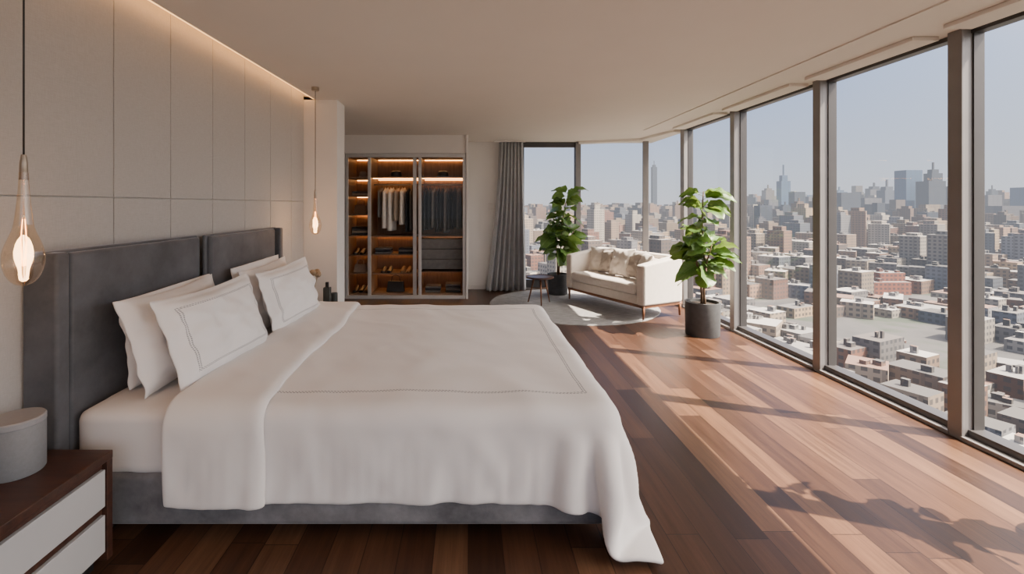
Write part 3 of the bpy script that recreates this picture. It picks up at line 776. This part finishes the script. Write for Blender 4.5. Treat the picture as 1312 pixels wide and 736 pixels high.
# ------------------------------------------------------------------ city
GZ = -85.
def city():
    V, F, UV, C = [], [], [], []
    def bld(cx, cy, w, d, z1, rot, col, roof, z0=GZ, fine=1.):
        b = len(V); c, s = math.cos(rot), math.sin(rot)
        pts = [(-w / 2, -d / 2), (w / 2, -d / 2), (w / 2, d / 2), (-w / 2, d / 2)]
        for z in (z0, z1):
            for x, y in pts: V.append((cx + x * c - y * s, cy + x * s + y * c, z))
        ln = [w, d, w, d]
        for i in range(4):
            j = (i + 1) % 4; F.append((b + i, b + j, b + 4 + j, b + 4 + i)); o = 0
            L = ln[i] * fine; UV.extend([(o, 0), (o + L, 0), (o + L, (z1 - z0) * fine), (o, (z1 - z0) * fine)]); C.extend([col] * 4)
        F.append((b + 4, b + 5, b + 6, b + 7)); UV.extend([(0, 0)] * 4); C.extend([roof] * 4)
    W = [(.36, .25, .17), (.30, .16, .10), (.46, .36, .26), (.20, .19, .19), (.21, .09, .055), (.52, .47, .40), (.12, .14, .18), (.36, .21, .13), (.46, .33, .20), (.15, .11, .09), (.28, .28, .30)]
    Rf = [(.34, .33, .32), (.18, .17, .165), (.55, .53, .50), (.10, .095, .09), (.28, .16, .11), (.14, .12, .11)]
    R = random.Random(4); rot = math.radians(24)
    lm = []
    def L(xa, xb, yt, Y, col, dep=None, roof=(.3, .3, .3), spire=0, r=.0, fine=1., keep=True):
        x0, x1 = (xa - 600) / 600 * Y, (xb - 600) / 600 * Y; z = 1.5 + (263 - yt) / 600 * Y
        w = x1 - x0; dd = dep or w * .8
        if keep: lm.append(((x0 + x1) / 2, Y + dd / 2, w * .5, dd * .5))
        bld((x0 + x1) / 2, Y + dd / 2, w, dd, z, r, col, roof, fine=fine)
        if Y < 1000:
            for q in range(5):
                bld(x0 + w * R.uniform(.12, .88), Y + dd * R.uniform(.15, .85), w * R.uniform(.05, .14), dd * R.uniform(.1, .25), z + R.uniform(1.5, 4), r, tuple(c * .8 for c in col), roof, z)
        if spire:
            bld((x0 + x1) / 2, Y + dd / 2, w * .6, dd * .6, z + spire * .35, r, col, roof, z); bld((x0 + x1) / 2, Y + dd / 2, w * .12, w * .12, z + spire, r, col, roof, z)
    blue = (.10, .22, .42); dk = (.05, .075, .12); gr = (.22, .22, .25); tan = (.80, .50, .22); rd = (.36, .11, .06)
    L(1001, 1013, 232, 1700, blue, spire=60); L(1018, 1032, 246, 1500, dk); L(985, 997, 256, 1500, gr); L(1036, 1048, 252, 1700, gr); L(1050, 1058, 260, 1600, dk)
    L(1161, 1182, 218, 1300, blue, roof=blue); L(1190, 1212, 232, 1250, dk); L(1194, 1208, 222, 1255, dk, spire=30, keep=False); L(1214, 1226, 244, 1500, gr); L(1182, 1190, 256, 1700, gr)
    L(1078, 1103, 247, 1200, dk); L(1108, 1130, 254, 1250, gr); L(1134, 1150, 244, 1500, (.16, .20, .28), spire=35); L(1148, 1160, 256, 1200, (.26, .20, .17)); L(1098, 1108, 256, 1700, dk); L(1124, 1134, 260, 1100, dk)
    L(1266, 1284, 250, 1300, gr); L(1284, 1312, 264, 1100, (.17, .17, .2)); L(1316, 1340, 240, 1400, blue); L(1350, 1380, 255, 1300, dk); L(1236, 1250, 250, 1500, dk)
    for i in range(64):
        xx = R.uniform(960, 1420); ww = R.uniform(6, 14); L(xx, xx + ww, R.uniform(236, 264), R.uniform(1700, 2400), R.choice([blue, dk, gr, (.3, .25, .2), (.4, .34, .28)]), spire=R.choice([0, 0, 25]), keep=False)
    for i in range(60):
        xx = R.uniform(930, 1420); ww = R.uniform(8, 18); L(xx, xx + ww, R.uniform(260, 294), R.uniform(950, 1400), R.choice([dk, gr, (.3, .2, .14), (.46, .36, .26), (.2, .12, .09)]), spire=R.choice([0, 0, 12]), keep=False)
    for i in range(34):
        xx = R.uniform(640, 930); ww = R.uniform(6, 12); L(xx, xx + ww, R.uniform(260, 282), R.uniform(1100, 1900), R.choice([gr, (.36, .24, .17), (.5, .38, .27), (.25, .15, .1)]), spire=R.choice([0, 0, 12]), keep=False)
    L(966, 984, 296, 720, tan, spire=9); L(962, 994, 360, 470, (.66, .47, .28), fine=1.1); L(998, 1016, 318, 700, (.42, .30, .2)); L(1012, 1026, 325, 640, (.60, .48, .34)); L(1028, 1044, 350, 560, (.4, .3, .22))
    L(1150, 1188, 328, 620, (.19, .17, .155), 30); L(1190, 1224, 326, 600, (.23, .21, .19), 34); L(1092, 1122, 345, 560, (.16, .10, .08)); L(1120, 1168, 362, 450, rd, 26); L(1128, 1160, 350, 456, rd, 18); L(1172, 1218, 392, 400, (.50, .46, .40), 20)
    L(1266, 1300, 340, 560, (.30, .19, .13)); L(1280, 1330, 380, 420, (.46, .32, .2)); L(1096, 1110, 300, 900, (.13, .12, .12)); L(1200, 1222, 290, 850, (.12, .12, .15)); L(1132, 1148, 296, 900, (.42, .31, .22)); L(1078, 1092, 318, 760, (.3, .2, .14))
    L(836, 842, 214, 2200, dk, spire=30); L(920, 932, 300, 800, (.5, .32, .2)); L(905, 925, 330, 600, (.40, .25, .16)); L(690, 700, 300, 900, (.48, .30, .2)); L(772, 790, 318, 700, (.45, .28, .18)); L(850, 866, 306, 800, (.4, .26, .18)); L(800, 812, 300, 900, (.5, .4, .3)); L(752, 764, 296, 950, (.3, .2, .16))
    L(1010, 1180, 428, 330, (.40, .17, .11), 22, (.48, .27, .19), r=.0); L(1085, 1235, 446, 290, (.40, .19, .13), 16, (.50, .44, .38)); L(1180, 1330, 470, 262, (.50, .47, .43), 22, (.6, .58, .55)); L(960, 1040, 408, 390, (.45, .38, .3), 20, (.55, .52, .48)); L(1080, 1170, 492, 225, (.22, .19, .17), 14, (.34, .32, .30))
    y = 150.
    while y < 4600:
        stp = 17 + y * .019
        x = -.25 * y - 60
        while x < 2.0 * y + 200:
            if R.random() < .94:
                cx, cy = x + R.uniform(-.15, .15) * stp, y + R.uniform(-.15, .15) * stp
                if all(abs(cx - a) > sx + stp * .45 or abs(cy - b) > sy + stp * .45 for a, b, sx, sy in lm):
                    if cy < 430: h = R.uniform(6, 15)
                    elif cy < 800: h = R.uniform(12, 34) if R.random() < .9 else R.uniform(36, 56)
                    elif cy < 1500: h = R.uniform(18, 56) if R.random() < .85 else R.uniform(56, 84)
                    else:
                        rr = (cx / cy); tall = .6 < rr < 1.9
                        h = R.uniform(20, 75) if R.random() < .85 else R.uniform(75, 140 if tall else 90)
                        if cy > 2600: h = min(h, 100)
                    w, d = stp * R.uniform(.5, .95), stp * R.uniform(.5, .95)
                    if cy < 430 and R.random() < .35: w *= 1.4
                    if h > 90: w = min(w, 45); d = min(d, 45)
                    col = R.choice(W); k = R.uniform(.6, 1.2); col = tuple(c * k for c in col); rf = R.choice(Rf)
                    bld(cx, cy, w, d, GZ + h, rot + (R.random() < .2) * .4, (*col, 1), (*rf, 1))
                    if h > 45 and cy < 2500: bld(cx, cy, w * .55, d * .55, GZ + h * R.uniform(1.05, 1.12), rot, (*col, 1), (*rf, 1), GZ + h)
                    if cy < 1000 and R.random() < .9:
                        for q in range(R.randint(1, 4)):
                            bld(cx + R.uniform(-.25, .25) * w, cy + R.uniform(-.25, .25) * d, w * R.uniform(.08, .25), d * R.uniform(.08, .25), GZ + h + R.uniform(1.5, 4), rot, (*[c * .9 for c in rf], 1), (*R.choice(Rf), 1), GZ + h)
            x += stp
        y += stp
    C = [c if len(c) == 4 else (*c, 1) for c in C]
    me = bpy.data.meshes.new('city_buildings'); me.from_pydata(V, [], F); me.update()
    ul = me.uv_layers.new(name='UVMap'); ul.data.foreach_set('uv', [c for uv in UV for c in uv])
    ca_ = me.color_attributes.new('Col', 'FLOAT_COLOR', 'CORNER'); ca_.data.foreach_set('color', [c for q in C for c in q])
    me.materials.append(M['city']); o = bpy.data.objects.new('city_buildings', me); COL.objects.link(o)
city()
mesh('city_ground', [(-9000, -3000, GZ), (16000, -3000, GZ), (16000, 16000, GZ), (-9000, 16000, GZ)], [(0, 1, 2, 3)], M['ground'])

# ------------------------------------------------------------------ light
sd = Vector((-1.78, .66, -2.55)).normalized()
S = bpy.data.lights.new('sun', 'SUN'); S.energy = 30; S.angle = math.radians(.45); S.color = (1, .84, .67)
so = bpy.data.objects.new('sun', S); so.rotation_euler = sd.to_track_quat('-Z', 'Y').to_euler(); COL.objects.link(so); so.location = (8, -3, 10)

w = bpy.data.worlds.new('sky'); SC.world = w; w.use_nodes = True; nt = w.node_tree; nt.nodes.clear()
class WN(NT):
    def __init__(s): s.t = nt; s.out = nt.nodes.new('ShaderNodeOutputWorld')
t = WN()
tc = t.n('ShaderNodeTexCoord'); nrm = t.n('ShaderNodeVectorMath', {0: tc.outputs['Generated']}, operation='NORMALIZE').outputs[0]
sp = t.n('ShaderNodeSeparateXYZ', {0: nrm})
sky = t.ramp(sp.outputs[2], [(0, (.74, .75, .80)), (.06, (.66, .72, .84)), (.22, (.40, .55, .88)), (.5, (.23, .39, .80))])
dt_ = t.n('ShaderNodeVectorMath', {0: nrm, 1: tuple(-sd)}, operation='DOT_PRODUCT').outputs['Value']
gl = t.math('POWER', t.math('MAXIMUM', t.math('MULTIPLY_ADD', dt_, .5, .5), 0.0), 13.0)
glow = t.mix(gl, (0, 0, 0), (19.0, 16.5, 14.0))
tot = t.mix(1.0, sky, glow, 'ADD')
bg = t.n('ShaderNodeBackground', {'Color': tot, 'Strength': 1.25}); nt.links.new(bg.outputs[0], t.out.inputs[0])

# ------------------------------------------------------------------ camera
cd = bpy.data.cameras.new('camera'); cam = bpy.data.objects.new('camera', cd); COL.objects.link(cam)
cam.location = (0, 0, 1.5); cam.rotation_euler = (math.pi / 2, 0, 0)
cd.sensor_width = 36; cd.lens = 600 / 1312 * 36; cd.shift_x = 56 / 1312; cd.shift_y = -105 / 1312
cd.clip_start = .05; cd.clip_end = 30000
SC.camera = cam
